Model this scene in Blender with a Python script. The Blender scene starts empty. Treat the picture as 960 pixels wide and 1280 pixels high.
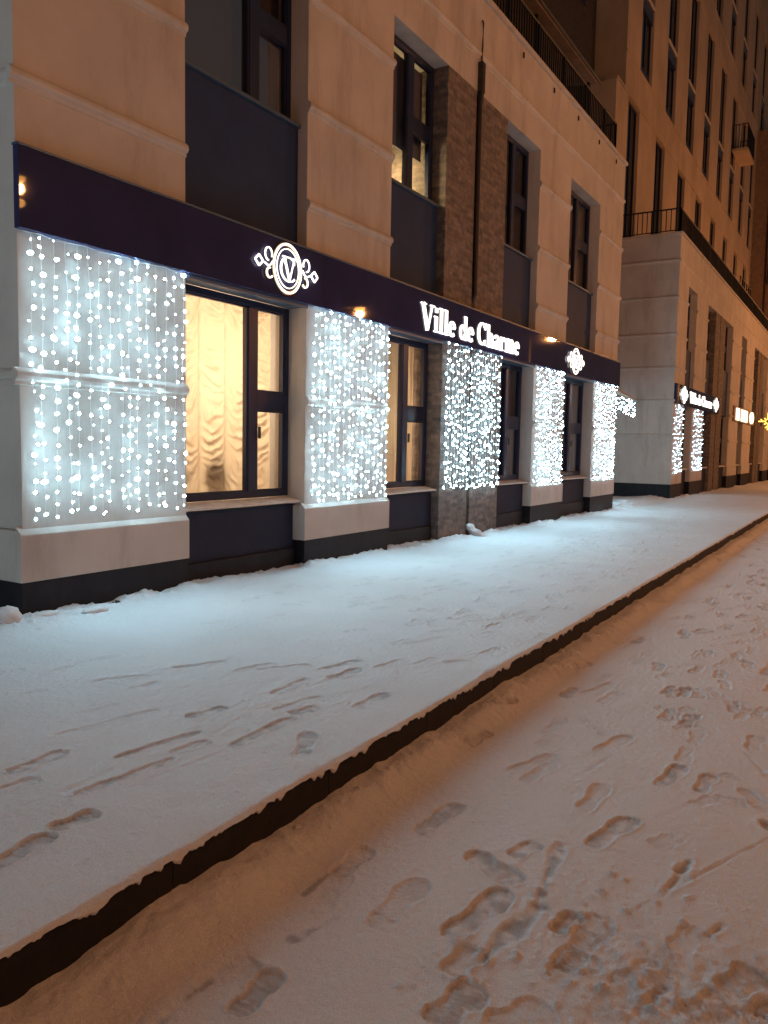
import bpy, bmesh, math, random
import numpy as np
from mathutils import Vector, Matrix
random.seed(7)
rng = np.random.default_rng(11)
scene = bpy.context.scene
col = scene.collection
PI = math.pi

# ------------------------------------------------------------------ materials
def new_mat(name):
    m = bpy.data.materials.new(name); m.use_nodes = True
    nt = m.node_tree
    return m, nt, nt.nodes['Principled BSDF']

def N(nt, t, **kw):
    n = nt.nodes.new(t)
    for k, v in kw.items():
        if k.startswith('i_'):
            n.inputs[k[2:].replace('_', ' ')].default_value = v
        else:
            setattr(n, k, v)
    return n

def ramp(nt, stops):
    r = nt.nodes.new('ShaderNodeValToRGB')
    e = r.color_ramp.elements
    e[0].position, e[0].color = stops[0][0], (*stops[0][1], 1)
    e[1].position, e[1].color = stops[-1][0], (*stops[-1][1], 1)
    for p, c in stops[1:-1]:
        x = e.new(p); x.color = (*c, 1)
    return r

def surface(name, c, rough=.6, var=.12, scale=2.0, bump=.15, bscale=60, spec=.5, metal=0, stretch=(1, 1, 1), dist=.01, grime=None):
    """base colour with broad mottling (wear and dirt), fine bump"""
    m, nt, b = new_mat(name); L = nt.links.new
    tc = N(nt, 'ShaderNodeTexCoord')
    mp = N(nt, 'ShaderNodeMapping'); mp.inputs['Scale'].default_value = stretch
    L(tc.outputs['Object'], mp.inputs[0])
    n1 = N(nt, 'ShaderNodeTexNoise', i_Scale=scale, i_Detail=6.0, i_Roughness=.62)
    L(mp.outputs[0], n1.inputs['Vector'])
    lo = tuple(max(0, x*(1-var)) for x in c); hi = tuple(min(1, x*(1+var*.6)) for x in c)
    r = ramp(nt, [(.3, lo), (.7, hi)])
    L(n1.outputs['Fac'], r.inputs[0])
    out = r.outputs[0]
    if grime:
        g1 = N(nt, 'ShaderNodeTexNoise', i_Scale=grime[1], i_Detail=8.0, i_Roughness=.7)
        mp2 = N(nt, 'ShaderNodeMapping'); mp2.inputs['Scale'].default_value = (1, 1, .22)
        L(tc.outputs['Object'], mp2.inputs[0]); L(mp2.outputs[0], g1.inputs['Vector'])
        gr = ramp(nt, [(.5, (0, 0, 0)), (.72, (1, 1, 1))]); L(g1.outputs['Fac'], gr.inputs[0])
        mx = N(nt, 'ShaderNodeMix', data_type='RGBA')
        mu = N(nt, 'ShaderNodeMath', operation='MULTIPLY'); mu.inputs[1].default_value = grime[2]
        L(gr.outputs[0], mu.inputs[0]); L(mu.outputs[0], mx.inputs['Factor'])
        L(out, mx.inputs['A']); mx.inputs['B'].default_value = (*grime[0], 1)
        out = mx.outputs['Result']
    L(out, b.inputs['Base Color'])
    b.inputs['Roughness'].default_value = rough
    b.inputs['Metallic'].default_value = metal
    b.inputs['Specular IOR Level'].default_value = spec
    if bump:
        n2 = N(nt, 'ShaderNodeTexNoise', i_Scale=bscale, i_Detail=5.0, i_Roughness=.65)
        L(tc.outputs['Object'], n2.inputs['Vector'])
        bp = N(nt, 'ShaderNodeBump', i_Strength=bump, i_Distance=dist)
        L(n2.outputs['Fac'], bp.inputs['Height']); L(bp.outputs[0], b.inputs['Normal'])
    return m

def emit(name, c, s):
    m, nt, b = new_mat(name)
    b.inputs['Base Color'].default_value = (.8, .8, .8, 1)
    b.inputs['Emission Color'].default_value = (*c, 1)
    b.inputs['Emission Strength'].default_value = s
    return m

def brick(name, c1, c2, mortar, w=.25, h=.068):
    m, nt, b = new_mat(name); L = nt.links.new
    tc = N(nt, 'ShaderNodeTexCoord'); sx = N(nt, 'ShaderNodeSeparateXYZ'); L(tc.outputs['Object'], sx.inputs[0])
    ad = N(nt, 'ShaderNodeMath', operation='ADD'); L(sx.outputs[0], ad.inputs[0]); L(sx.outputs[1], ad.inputs[1])
    cb = N(nt, 'ShaderNodeCombineXYZ'); L(ad.outputs[0], cb.inputs[0]); L(sx.outputs[2], cb.inputs[1])
    bt = N(nt, 'ShaderNodeTexBrick', i_Scale=1.0, i_Bias=-.1)
    bt.inputs['Brick Width'].default_value = w; bt.inputs['Row Height'].default_value = h
    bt.inputs['Mortar Size'].default_value = .006; bt.inputs['Mortar Smooth'].default_value = .3
    bt.inputs['Color1'].default_value = (*c1, 1); bt.inputs['Color2'].default_value = (*c2, 1); bt.inputs['Mortar'].default_value = (*mortar, 1)
    L(cb.outputs[0], bt.inputs['Vector'])
    n1 = N(nt, 'ShaderNodeTexNoise', i_Scale=9.0, i_Detail=6.0); L(tc.outputs['Object'], n1.inputs['Vector'])
    r = ramp(nt, [(.25, (.55, .55, .55)), (.75, (1.2, 1.2, 1.2))]); L(n1.outputs['Fac'], r.inputs[0])
    mx = N(nt, 'ShaderNodeMix', data_type='RGBA', blend_type='MULTIPLY'); mx.inputs['Factor'].default_value = 1
    L(bt.outputs['Color'], mx.inputs['A']); L(r.outputs[0], mx.inputs['B'])
    L(mx.outputs['Result'], b.inputs['Base Color'])
    b.inputs['Roughness'].default_value = .8
    iv = N(nt, 'ShaderNodeMath', operation='SUBTRACT'); iv.inputs[0].default_value = 1; L(bt.outputs['Fac'], iv.inputs[1])
    ma = N(nt, 'ShaderNodeMath', operation='MULTIPLY_ADD'); ma.inputs[1].default_value = .25
    L(n1.outputs['Fac'], ma.inputs[0]); L(iv.outputs[0], ma.inputs[2])
    bp = N(nt, 'ShaderNodeBump', i_Strength=.7, i_Distance=.012); L(ma.outputs[0], bp.inputs['Height'])
    L(bp.outputs[0], b.inputs['Normal'])
    return m

def glass_mat(name, tint=(1, 1, 1), refl=1.0):
    """single thin pane: fresnel reflection over clear transmission"""
    m, nt, b = new_mat(name); L = nt.links.new
    nt.nodes.remove(b)
    out = nt.nodes['Material Output']
    fr = N(nt, 'ShaderNodeFresnel', i_IOR=1.5)
    mu = N(nt, 'ShaderNodeMath', operation='MULTIPLY'); mu.inputs[1].default_value = refl; L(fr.outputs[0], mu.inputs[0])
    tr = N(nt, 'ShaderNodeBsdfTransparent'); tr.inputs[0].default_value = (*tint, 1)
    gl = N(nt, 'ShaderNodeBsdfGlossy', i_Roughness=.03)
    mx = N(nt, 'ShaderNodeMixShader'); L(mu.outputs[0], mx.inputs[0]); L(tr.outputs[0], mx.inputs[1]); L(gl.outputs[0], mx.inputs[2])
    L(mx.outputs[0], out.inputs[0])
    return m

def snow_mat(name, c, fine=.75):
    m, nt, b = new_mat(name); L = nt.links.new
    tc = N(nt, 'ShaderNodeTexCoord')
    at = N(nt, 'ShaderNodeAttribute', attribute_name='pressed')
    n0 = N(nt, 'ShaderNodeTexNoise', i_Scale=1.3, i_Detail=6.0); L(tc.outputs['Object'], n0.inputs['Vector'])
    r = ramp(nt, [(.3, tuple(x*.93 for x in c)), (.7, c)]); L(n0.outputs['Fac'], r.inputs[0])
    mx = N(nt, 'ShaderNodeMix', data_type='RGBA'); L(at.outputs['Fac'], mx.inputs['Factor'])
    L(r.outputs[0], mx.inputs['A']); mx.inputs['B'].default_value = (.17, .165, .17, 1)
    ng = N(nt, 'ShaderNodeTexNoise', i_Scale=210.0, i_Detail=3.0, i_Roughness=.8); L(tc.outputs['Object'], ng.inputs['Vector'])
    gr = ramp(nt, [(.32, (.78, .78, .78)), (.62, (1.06, 1.06, 1.06))]); L(ng.outputs['Fac'], gr.inputs[0])   # coarse ice grains
    mg = N(nt, 'ShaderNodeMix', data_type='RGBA', blend_type='MULTIPLY'); mg.inputs['Factor'].default_value = 1
    L(mx.outputs['Result'], mg.inputs['A']); L(gr.outputs[0], mg.inputs['B'])
    L(mg.outputs['Result'], b.inputs['Base Color'])
    b.inputs['Roughness'].default_value = .55
    b.inputs['Specular IOR Level'].default_value = .35
    n1 = N(nt, 'ShaderNodeTexNoise', i_Scale=170.0, i_Detail=5.0, i_Roughness=.75); L(tc.outputs['Object'], n1.inputs['Vector'])
    n2 = N(nt, 'ShaderNodeTexNoise', i_Scale=28.0, i_Detail=4.0, i_Roughness=.6); L(tc.outputs['Object'], n2.inputs['Vector'])
    ad = N(nt, 'ShaderNodeMath', operation='MULTIPLY_ADD'); ad.inputs[1].default_value = .45
    L(n1.outputs['Fac'], ad.inputs[0]); L(n2.outputs['Fac'], ad.inputs[2])
    bp = N(nt, 'ShaderNodeBump', i_Strength=fine, i_Distance=.014); L(ad.outputs[0], bp.inputs['Height'])
    L(bp.outputs[0], b.inputs['Normal'])
    return m

def curtain_mat(name, c):
    m, nt, b = new_mat(name); L = nt.links.new
    nt.nodes.remove(b); out = nt.nodes['Material Output']
    tc = N(nt, 'ShaderNodeTexCoord')
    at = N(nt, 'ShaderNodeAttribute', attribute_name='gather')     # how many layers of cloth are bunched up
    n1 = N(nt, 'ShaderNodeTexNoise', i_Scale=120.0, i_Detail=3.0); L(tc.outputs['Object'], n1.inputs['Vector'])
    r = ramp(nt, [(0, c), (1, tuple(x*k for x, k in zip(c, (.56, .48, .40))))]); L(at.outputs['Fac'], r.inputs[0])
    tl = N(nt, 'ShaderNodeBsdfTranslucent'); L(r.outputs[0], tl.inputs[0])
    df = N(nt, 'ShaderNodeBsdfDiffuse'); df.inputs[0].default_value = (*c, 1)
    m1 = N(nt, 'ShaderNodeMixShader'); m1.inputs[0].default_value = .25; L(tl.outputs[0], m1.inputs[1]); L(df.outputs[0], m1.inputs[2])
    tr = N(nt, 'ShaderNodeBsdfTransparent')
    m2 = N(nt, 'ShaderNodeMixShader'); m2.inputs[0].default_value = .07; L(m1.outputs[0], m2.inputs[1]); L(tr.outputs[0], m2.inputs[2])
    L(m2.outputs[0], out.inputs[0])
    return m

M = {}
M['stucco'] = surface('stucco', (.60, .56, .52), .85, .13, 1.1, .25, 90, .25, grime=((.33, .285, .25), 2.2, .6))
M['tower_stucco'] = surface('tower_stucco', (.60, .47, .35), .88, .18, .5, .2, 40, .2, grime=((.30, .24, .18), .45, .5))
M['plinth'] = surface('plinth', (.011, .0115, .017), .55, .4, 5, .3, 50, .25, grime=((.045, .042, .046), 3.5, .3))
M['low_spandrel'] = surface('low_spandrel', (.028, .032, .056), .6, .15, 3, .04, 40, .12)
M['spandrel'] = surface('spandrel', (.030, .055, .13), .6, .15, 3, .04, 40, .12)
M['fascia'] = surface('fascia', (.040, .040, .105), .025, .2, 1.2, 0, 6, .14)
M['trim'] = surface('trim', (.055, .10, .17), .4, .1, 6, .03, 40, .5)
M['frame'] = surface('frame', (.013, .022, .066), .35, .15, 9, .02, 40, .5)
M['sill'] = surface('sill', (.68, .65, .64), .6, .2, 7, .2, 60, .3)
M['kerb'] = surface('kerb', (.016, .012, .011), .7, .4, 9, .4, 60, .3)
M['iron'] = surface('iron', (.012, .011, .011), .5, .2, 9, .05, 40, .4)
M['dark_brick'] = brick('dark_brick', (.075, .055, .040), (.045, .035, .028), (.03, .026, .022))
M['brick'] = brick('brick', (.27, .21, .175), (.13, .11, .105), (.19, .175, .165))
M['room'] = surface('room', (.78, .70, .58), .8, .05, 2, 0)
M['shade_sheet'] = surface('shade_sheet', (.15, .15, .20), .8, .1, 4, .1, 50, .2, stretch=(14, 1, .4))  # dark tone of the added sheets that shade the rooms
M['glass'] = glass_mat('glass', refl=.6)
M['dark_glass'] = surface('dark_glass', (.010, .011, .014), .06, .3, 2, 0, spec=.6)
M['snow'] = snow_mat('snow', (.86, .87, .89), .9)
M['road_snow'] = snow_mat('road_snow', (.88, .87, .88), 1.0)
M['curtain'] = curtain_mat('curtain', (.92, .78, .56))
M['wire'] = surface('wire', (.80, .82, .84), .4, .05, 9, 0)
M['led'] = emit('led', (.47, .83, 1.0), 80)
M['led_dim'] = emit('led_dim', (.47, .83, 1.0), 17)
M['sign_light'] = emit('sign_light', (1.0, .94, .84), 1.7)
M['sign_side'] = surface('sign_side', (.40, .30, .17), .3, .1, 9, 0, metal=.9)
M['warm_bulb'] = emit('warm_bulb', (1.0, .74, .40), 26)
M['lamp_lens'] = emit('lamp_lens', (1.0, .43, .09), 30)
M['yellow_tube'] = emit('yellow_tube', (1.0, .56, .06), 2.6)
M['panel_light'] = emit('panel_light', (1.0, .88, .62), 1.4)
M['grey_metal'] = surface('grey_metal', (.12, .12, .12), .45, .2, 9, .05, 40, metal=.6)
M['pipe'] = surface('pipe', (.028, .022, .02), .45, .3, 9, .05, 40)
M['cloth_dark'] = surface('cloth_dark', (.05, .035, .03), .9, .2, 9, 0)
M['canopy'] = surface('canopy', (.30, .21, .15), .6, .3, 3, .1, 30)
M['stone'] = surface('stone', (.03, .028, .028), .8, .3, 30, .3, 90)
M['paper'] = surface('paper', (.7, .62, .45), .7, .1, 9, 0)

# ------------------------------------------------------------------ mesh helpers
class MB:
    def __init__(s): s.v = []; s.f = []
    def add(s, vs, fs):
        o = len(s.v); s.v += [tuple(p) for p in vs]; s.f += [tuple(i+o for i in f) for f in fs]; return s
    def box(s, x0, x1, y0, y1, z0, z1):
        return s.add([(x0,y0,z0),(x1,y0,z0),(x1,y1,z0),(x0,y1,z0),(x0,y0,z1),(x1,y0,z1),(x1,y1,z1),(x0,y1,z1)],
                     [(0,3,2,1),(4,5,6,7),(0,1,5,4),(1,2,6,5),(2,3,7,6),(3,0,4,7)])
    def prism(s, poly, y0, y1, ax='y'):
        """extrude a polygon given in (x,z) along y, or (y,z) along x"""
        n = len(poly)
        mk = (lambda p, t: (p[0], t, p[1])) if ax == 'y' else (lambda p, t: (t, p[0], p[1]))
        vs = [mk(p, y0) for p in poly] + [mk(p, y1) for p in poly]
        fs = [tuple(range(n)), tuple(range(2*n-1, n-1, -1))] + [(i, i+n, (i+1) % n+n, (i+1) % n) for i in range(n)]
        return s.add(vs, fs)
    def tube(s, pts, r, n=8, closed=False):
        pts = [Vector(p) for p in pts]; k = len(pts); vs = []; fs = []
        rr = r if isinstance(r, (list, tuple)) else [r]*k
        for i, p in enumerate(pts):
            a = pts[i-1] if (i > 0 or closed) else p
            b = pts[(i+1) % k] if (i < k-1 or closed) else p
            d = (b-a).normalized()
            u = d.cross(Vector((0, 0, 1)))
            if u.length < .1: u = d.cross(Vector((0, 1, 0)))
            u.normalize(); w = u.cross(d)
            for j in range(n):
                t = 2*PI*j/n; vs.append(p+(u*math.cos(t)+w*math.sin(t))*rr[i])
        m = k if closed else k-1
        for i in range(m):
            for j in range(n):
                a, b = i*n+j, i*n+(j+1) % n; c, e = ((i+1) % k)*n+(j+1) % n, ((i+1) % k)*n+j
                fs.append((a, b, c, e))
        if not closed: fs += [tuple(range(n-1, -1, -1)), tuple(range((k-1)*n, k*n))]
        return s.add(vs, fs)
    def ribbon(s, pts, w, y0, y1):
        """flat stroke in the xz plane, extruded y0..y1; w is one width or one per point"""
        ws = w if isinstance(w, (list, tuple)) else [w]*len(pts)
        l, r = [], []
        for i, p in enumerate(pts):
            a = pts[max(0, i-1)]; b = pts[min(len(pts)-1, i+1)]
            dx, dz = b[0]-a[0], b[1]-a[1]; q = math.hypot(dx, dz) or 1
            nx, nz = -dz/q, dx/q
            l.append((p[0]+nx*ws[i]/2, p[1]+nz*ws[i]/2)); r.append((p[0]-nx*ws[i]/2, p[1]-nz*ws[i]/2))
        n = len(pts)
        vs = [(x, y0, z) for x, z in l]+[(x, y0, z) for x, z in r]+[(x, y1, z) for x, z in l]+[(x, y1, z) for x, z in r]
        fs = []
        for i in range(n-1):
            fs += [(i, i+1, n+i+1, n+i), (2*n+i, 3*n+i, 3*n+i+1, 2*n+i+1), (i, 2*n+i, 2*n+i+1, i+1), (n+i, n+i+1, 3*n+i+1, 3*n+i)]
        fs += [(0, n, 3*n, 2*n), (n-1, 3*n-1, 4*n-1, 2*n-1)]
        return s.add(vs, fs)
    def ball(s, c, r, sub=1, jit=0, sq=(1, 1, 1)):
        bm = bmesh.new(); bmesh.ops.create_icosphere(bm, subdivisions=sub, radius=1)
        vs = []
        for v in bm.verts:
            k = r*(1+random.uniform(-jit, jit)); vs.append((c[0]+v.co.x*k*sq[0], c[1]+v.co.y*k*sq[1], c[2]+v.co.z*k*sq[2]))
        fs = [tuple(v.index for v in f.verts) for f in bm.faces]; bm.free()
        return s.add(vs, fs)
    def mesh(s, name, mat, smooth=False, fix=True):
        me = bpy.data.meshes.new(name); me.from_pydata(s.v, [], s.f); me.update()
        if fix:
            bm = bmesh.new(); bm.from_mesh(me); bmesh.ops.recalc_face_normals(bm, faces=bm.faces); bm.to_mesh(me); bm.free()
        if smooth: me.shade_smooth()
        me.materials.append(mat); return me
    def build(s, name, mat, parent=None, bevel=0, smooth=False, fix=True):
        o = bpy.data.objects.new(name, s.mesh(name, mat, smooth, fix)); col.objects.link(o)
        if parent is not None:
            o.parent = parent; o.matrix_parent_inverse = Matrix.Translation(-world_loc(parent))
        if bevel:
            md = o.modifiers.new('bevel', 'BEVEL'); md.width = bevel; md.segments = 2; md.limit_method = 'ANGLE'
            md.angle_limit = math.radians(40)
        return o

def world_loc(o):                    # meshes are modelled in place, so an object's own location is its world location
    return Vector(o.location)

def tag(o, label, cat, group=None, kind=None):
    if label: o['label'] = label
    if cat: o['category'] = cat
    if group: o['group'] = group
    if kind: o['kind'] = kind
    return o

def thing(name, loc, label, cat, group=None):
    o = bpy.data.objects.new(name, None); col.objects.link(o); o.location = loc; o.empty_display_size = .2
    return tag(o, label, cat, group)

def ground(x):                       # the pavement falls gently along the street
    return -.0085*(x-4.12)
def kerb_y(x):
    return 2.050+.0135*x

def hash2(ix, iy, s):
    n = (ix.astype(np.int64)*374761393+iy.astype(np.int64)*668265263+s*974711) & 0x7fffffff
    n = ((n ^ (n >> 13))*1274126177) & 0x7fffffff
    return ((n ^ (n >> 16)) & 0xffff)/65535.0
def vnoise(x, y, s=0):
    ix, iy = np.floor(x), np.floor(y); fx, fy = x-ix, y-iy
    fx = fx*fx*(3-2*fx); fy = fy*fy*(3-2*fy)
    a = hash2(ix, iy, s); b = hash2(ix+1, iy, s); c = hash2(ix, iy+1, s); d = hash2(ix+1, iy+1, s)
    return (a*(1-fx)+b*fx)*(1-fy)+(c*(1-fx)+d*fx)*fy-.5
def fbm(x, y, o=4, s=0, g=.5):
    r = 0; a = 1
    for k in range(o):
        r = r+a*vnoise(x, y, s+k*17); x = x*2.03+3.1; y = y*2.03+1.7; a *= g
    return r
ROAD_PRINTS = [
    (3.033,1.632,3.427,1.609,0.115,0.016,1),
    (3.937,1.565,4.304,1.439,0.11,0.014,1),
    (3.840,1.445,4.191,1.395,0.1,0.01,1),
    (3.691,1.093,4.058,1.090,0.11,0.015,1),
    (4.476,1.255,4.881,1.158,0.11,0.015,1),
    (4.599,1.613,4.988,1.607,0.1,0.009,1),
    (4.368,1.568,4.620,1.534,0.1,0.008,1),
    (5.056,1.538,4.784,1.273,0.11,0.008,1),
    (3.350,0.947,3.747,0.857,0.12,0.018,1),
    (3.019,1.366,2.890,1.097,0.15,0.022,0),
    (3.080,1.201,3.242,1.148,0.1,0.016,0),
    (2.427,1.182,2.821,1.116,0.13,0.018,1),
    (2.252,1.087,2.424,1.051,0.12,0.02,0),
    (2.471,0.783,2.855,0.747,0.13,0.016,1),
    (2.696,0.860,2.781,0.841,0.08,0.028,0),
    (2.019,1.029,2.252,0.978,0.14,0.016,1),
    (2.328,1.419,2.709,1.424,0.13,0.012,1),
    (2.536,1.738,2.805,1.749,0.11,0.016,1),
    (2.282,1.643,2.576,1.711,0.11,0.007,0),
    (1.726,1.543,1.958,1.568,0.11,0.022,1),
    (1.758,1.722,1.957,1.645,0.13,0.012,0),
    (5.544,1.669,5.946,1.556,0.1,0.012,0),
    (5.415,1.499,5.751,1.445,0.1,0.012,1),
    (5.867,1.666,6.206,1.646,0.1,0.008,1),
    (7.143,1.876,7.701,1.763,0.1,0.008,1),
    (6.566,1.556,7.195,1.559,0.1,0.007,1),
    (6.283,1.310,6.511,1.225,0.1,0.013,0),
    (5.819,1.119,6.141,1.071,0.1,0.012,1),
    (6.181,1.050,5.972,0.904,0.1,0.01,1),
    (6.241,0.931,5.982,0.762,0.1,0.012,1),
    (5.577,1.149,5.345,0.987,0.11,0.014,1),
    (5.175,0.963,5.318,0.810,0.11,0.013,1),
    (5.379,0.994,5.679,0.943,0.1,0.01,1),
    (4.199,0.846,4.572,0.799,0.11,0.017,1),
    (4.480,0.638,4.560,0.502,0.11,0.012,1),
    (4.221,0.570,4.211,0.420,0.12,0.01,0),
    (4.407,0.470,4.187,0.328,0.11,0.015,1),
    (6.016,0.715,5.778,0.511,0.1,0.01,1),
    (5.709,0.552,5.994,0.498,0.1,0.012,1),
    (6.640,1.288,6.929,1.143,0.1,0.008,1),
    (7.034,1.174,7.375,1.122,0.09,0.01,0),
    (6.919,0.986,7.288,0.915,0.09,0.01,1),
    (7.622,1.128,7.989,0.942,0.09,0.009,1),
    (8.096,1.349,8.374,1.211,0.09,0.007,1),
    (8.238,1.045,8.624,0.877,0.09,0.007,1),
    (8.059,0.848,8.546,0.747,0.09,0.008,1),
    (3.517,0.724,3.666,0.635,0.11,0.006,0),
    (2.655,0.304,2.830,0.218,0.14,0.018,0),
    (2.409,0.789,2.592,0.699,0.13,0.01,0),
    (4.055,0.651,4.221,0.570,0.1,0.009,0),
    (9.009,2.100,9.593,1.967,0.09,0.006,0),
    (9.714,1.812,10.304,1.646,0.09,0.006,0),
    (10.982,1.710,11.667,1.566,0.08,0.006,0),
    (11.230,2.106,11.875,1.962,0.08,0.005,0),
    (10.537,2.267,11.050,2.122,0.08,0.005,0),
    (9.614,1.318,10.235,1.144,0.08,0.006,0),
    (14.185,2.045,15.073,1.788,0.08,0.005,0),
    (12.469,1.465,13.218,1.280,0.08,0.006,0),
    (2.789,0.478,2.970,0.417,0.12,0.012,0),
    (2.483,0.602,2.675,0.494,0.14,0.01,1),
    (2.091,0.874,2.279,0.743,0.14,0.012,0),
    (2.473,0.380,2.600,0.284,0.14,0.012,0),
]
ROAD_TRENCHES = [
    (2.368,1.026,2.769,0.972,0.1,0.016),
    (2.769,0.972,3.290,1.063,0.07,0.012),
    (2.902,0.685,3.338,0.509,0.016,0.012),
    (3.338,0.509,3.891,0.299,0.018,0.014),
    (3.355,0.575,3.461,0.557,0.06,0.025),
    (3.170,0.599,3.302,0.564,0.07,0.02),
    (2.952,0.401,3.037,0.360,0.05,0.02),
    (3.172,1.239,2.751,1.338,0.012,0.006),
    (3.361,1.519,3.924,1.546,0.012,0.004),
    (4.042,0.331,3.984,0.301,0.06,0.03),
    (4.975,0.533,4.660,0.375,0.03,0.01),
    (2.118,1.626,2.302,1.567,0.05,0.003),
    (1.529,1.710,1.801,1.719,0.05,0.008),
    (2.366,1.761,2.616,1.765,0.04,0.004),
    (2.469,0.486,2.569,0.471,0.05,0.02),
    (2.615,0.195,2.676,0.167,0.07,0.025),
    (4.145,1.223,4.729,1.115,0.03,0.005),
]
PAVEMENT_PRINTS = [
    (2.092,3.196,2.410,3.222,0.11,0.014,0),
    (1.968,3.065,2.124,3.027,0.1,0.01,0),
    (2.495,3.421,3.076,3.307,0.1,0.008,0),
    (2.473,2.953,2.970,2.879,0.06,0.012,0),
    (2.109,2.773,2.631,2.724,0.07,0.012,0),
    (2.667,2.777,2.885,2.741,0.1,0.01,1),
    (3.075,3.098,3.336,3.035,0.09,0.013,0),
    (2.887,2.605,3.402,2.609,0.09,0.012,0),
    (2.995,2.247,3.265,2.414,0.11,0.012,1),
    (4.019,3.390,4.319,3.179,0.09,0.01,0),
    (3.667,2.981,4.045,3.002,0.1,0.012,0),
    (3.434,2.774,3.800,2.712,0.1,0.011,0),
    (3.440,2.671,3.632,2.614,0.1,0.012,1),
    (4.260,3.056,4.647,2.976,0.08,0.012,0),
    (4.144,2.896,4.450,2.861,0.1,0.012,1),
    (3.730,2.427,4.098,2.430,0.1,0.013,1),
    (1.863,2.592,2.062,2.564,0.11,0.017,1),
    (1.588,2.506,1.845,2.549,0.11,0.016,1),
    (3.076,4.413,3.392,4.456,0.08,0.01,0),
    (3.424,4.481,3.736,4.408,0.08,0.01,0),
    (3.242,3.744,3.457,3.702,0.08,0.01,0),
    (3.228,4.051,3.508,3.842,0.09,0.01,0),
    (3.734,3.884,4.070,3.697,0.09,0.012,0),
    (3.907,3.479,4.214,3.393,0.1,0.009,0),
    (5.233,2.969,5.627,2.791,0.09,0.008,0),
    (5.726,2.987,5.974,2.854,0.08,0.008,1),
    (4.780,2.613,5.017,2.581,0.08,0.008,1),
    (4.934,2.474,5.090,2.332,0.08,0.008,0),
    (4.530,2.784,4.824,2.734,0.08,0.008,1),
    (5.794,2.660,6.046,2.560,0.08,0.006,0),
    (6.446,2.809,6.675,2.676,0.08,0.008,0),
    (6.272,3.037,6.628,2.969,0.08,0.006,0),
    (6.664,2.633,6.887,2.513,0.08,0.008,0),
    (3.010,4.659,3.127,4.625,0.08,0.008,0),
    (2.796,3.611,3.031,3.567,0.06,0.006,0),
    (7.933,3.189,8.315,3.110,0.08,0.006,0),
    (9.371,3.152,9.728,3.017,0.08,0.006,0),
    (7.496,3.363,7.972,3.297,0.08,0.005,0),
    (6.691,4.033,6.953,3.909,0.08,0.005,0),
    (5.294,3.564,5.510,3.471,0.08,0.006,0),
    (4.820,4.688,5.096,4.585,0.08,0.006,0),
    (2.788,4.166,2.970,4.125,0.08,0.006,0),
    (12.105,3.518,12.488,3.379,0.08,0.006,0),
    (8.487,4.230,8.876,4.151,0.08,0.005,0),
]
# ------------------------------------------------------------------ camera
yaw, pit, rol = .544473413, -.0828436381, .0179134032
fv = Vector((math.cos(yaw)*math.cos(pit), math.sin(yaw)*math.cos(pit), math.sin(pit)))
r0 = Vector((math.sin(yaw), -math.cos(yaw), 0)); u0 = r0.cross(fv)
rv = r0*math.cos(rol)+u0*math.sin(rol); uv = -r0*math.sin(rol)+u0*math.cos(rol)
cd = bpy.data.cameras.new('camera'); cam = bpy.data.objects.new('camera', cd); col.objects.link(cam)
cam.matrix_world = Matrix(((rv.x, uv.x, -fv.x, 0), (rv.y, uv.y, -fv.y, 0), (rv.z, uv.z, -fv.z, 1.5), (0, 0, 0, 1)))
cd.sensor_fit = 'HORIZONTAL'; cd.sensor_width = 36; cd.lens = 1000/960*36; cd.clip_start = .05; cd.clip_end = 600
scene.camera = cam

# ------------------------------------------------------------------ building pieces
YF, YP, YG = 6.026, 6.17, 6.33          # pilaster face, spandrel face, glazing line

def window(parent, x0, x1, z0, z1, y=YG, mull=.66, tz=.5, glass='glass', frame='frame', handles=True):
    """tall light on the left, two casements on the right"""
    xm = x0+(x1-x0)*mull; w = .075; zt = z0+(z1-z0)*tz
    m = MB(); d0, d1 = y-.05, y+.05
    m.box(x0, x0+w, d0, d1, z0, z1); m.box(x1-w, x1, d0, d1, z0, z1)
    m.box(x0+w, x1-w, d0+.002, d1, z1-w, z1); m.box(x0+w, x1-w, d0+.002, d1, z0, z0+w)
    m.box(xm-.08, xm+.08, d0+.004, d1, z0+w, z1-w)
    m.box(xm+.08, x1-w, d0+.006, d1, zt-.11, zt+.11)
    f = m.build('window', M[frame], parent, .006)
    for a, b, c, e in ((x0+w, xm-.08, z0+w, z1-w), (xm+.08, x1-w, z0+w, zt-.11), (xm+.08, x1-w, zt+.11, z1-w)):
        MB().add([(a, y+.012, c), (b, y+.012, c), (b, y+.012, e), (a, y+.012, e)], [(0, 1, 2, 3)]).build('pane', M[glass], f)
        t = .022
        g = MB(); g.box(a, a+t, y-.035, y+.010, c, e); g.box(b-t, b, y-.035, y+.010, c, e)
        g.box(a+t, b-t, y-.034, y+.010, c, c+t); g.box(a+t, b-t, y-.034, y+.010, e-t, e)
        g.build('sash', M[frame], f, .003)
    if handles:
        h = MB(); h.box(xm+.085, xm+.105, y-.085, y-.05, zt-.45, zt-.31); h.build('handle', M['grey_metal'], f, .004)
    return f

def course(m, x0, x1, z, y=YF, side=None):
    """moulded string course: rounded band over a small step; side = depth of its return along the left end wall"""
    pr = [(0, -.075), (-.016, -.070), (-.018, -.040), (-.040, -.026), (-.052, .002), (-.046, .034), (-.024, .058), (0, .070)]
    poly = [(y+a, z+b) for a, b in pr] + [(y+.02, z+.070), (y+.02, z-.075)]
    e = .052 if side else -.001
    m.prism(poly, x0-e, x1+.001, 'x')
    if side:
        q = [(x0+a, z+b) for a, b in pr] + [(x0+.02, z+.070), (x0+.02, z-.075)]
        m.prism(q, y+.021, y+side, 'y')

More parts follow.
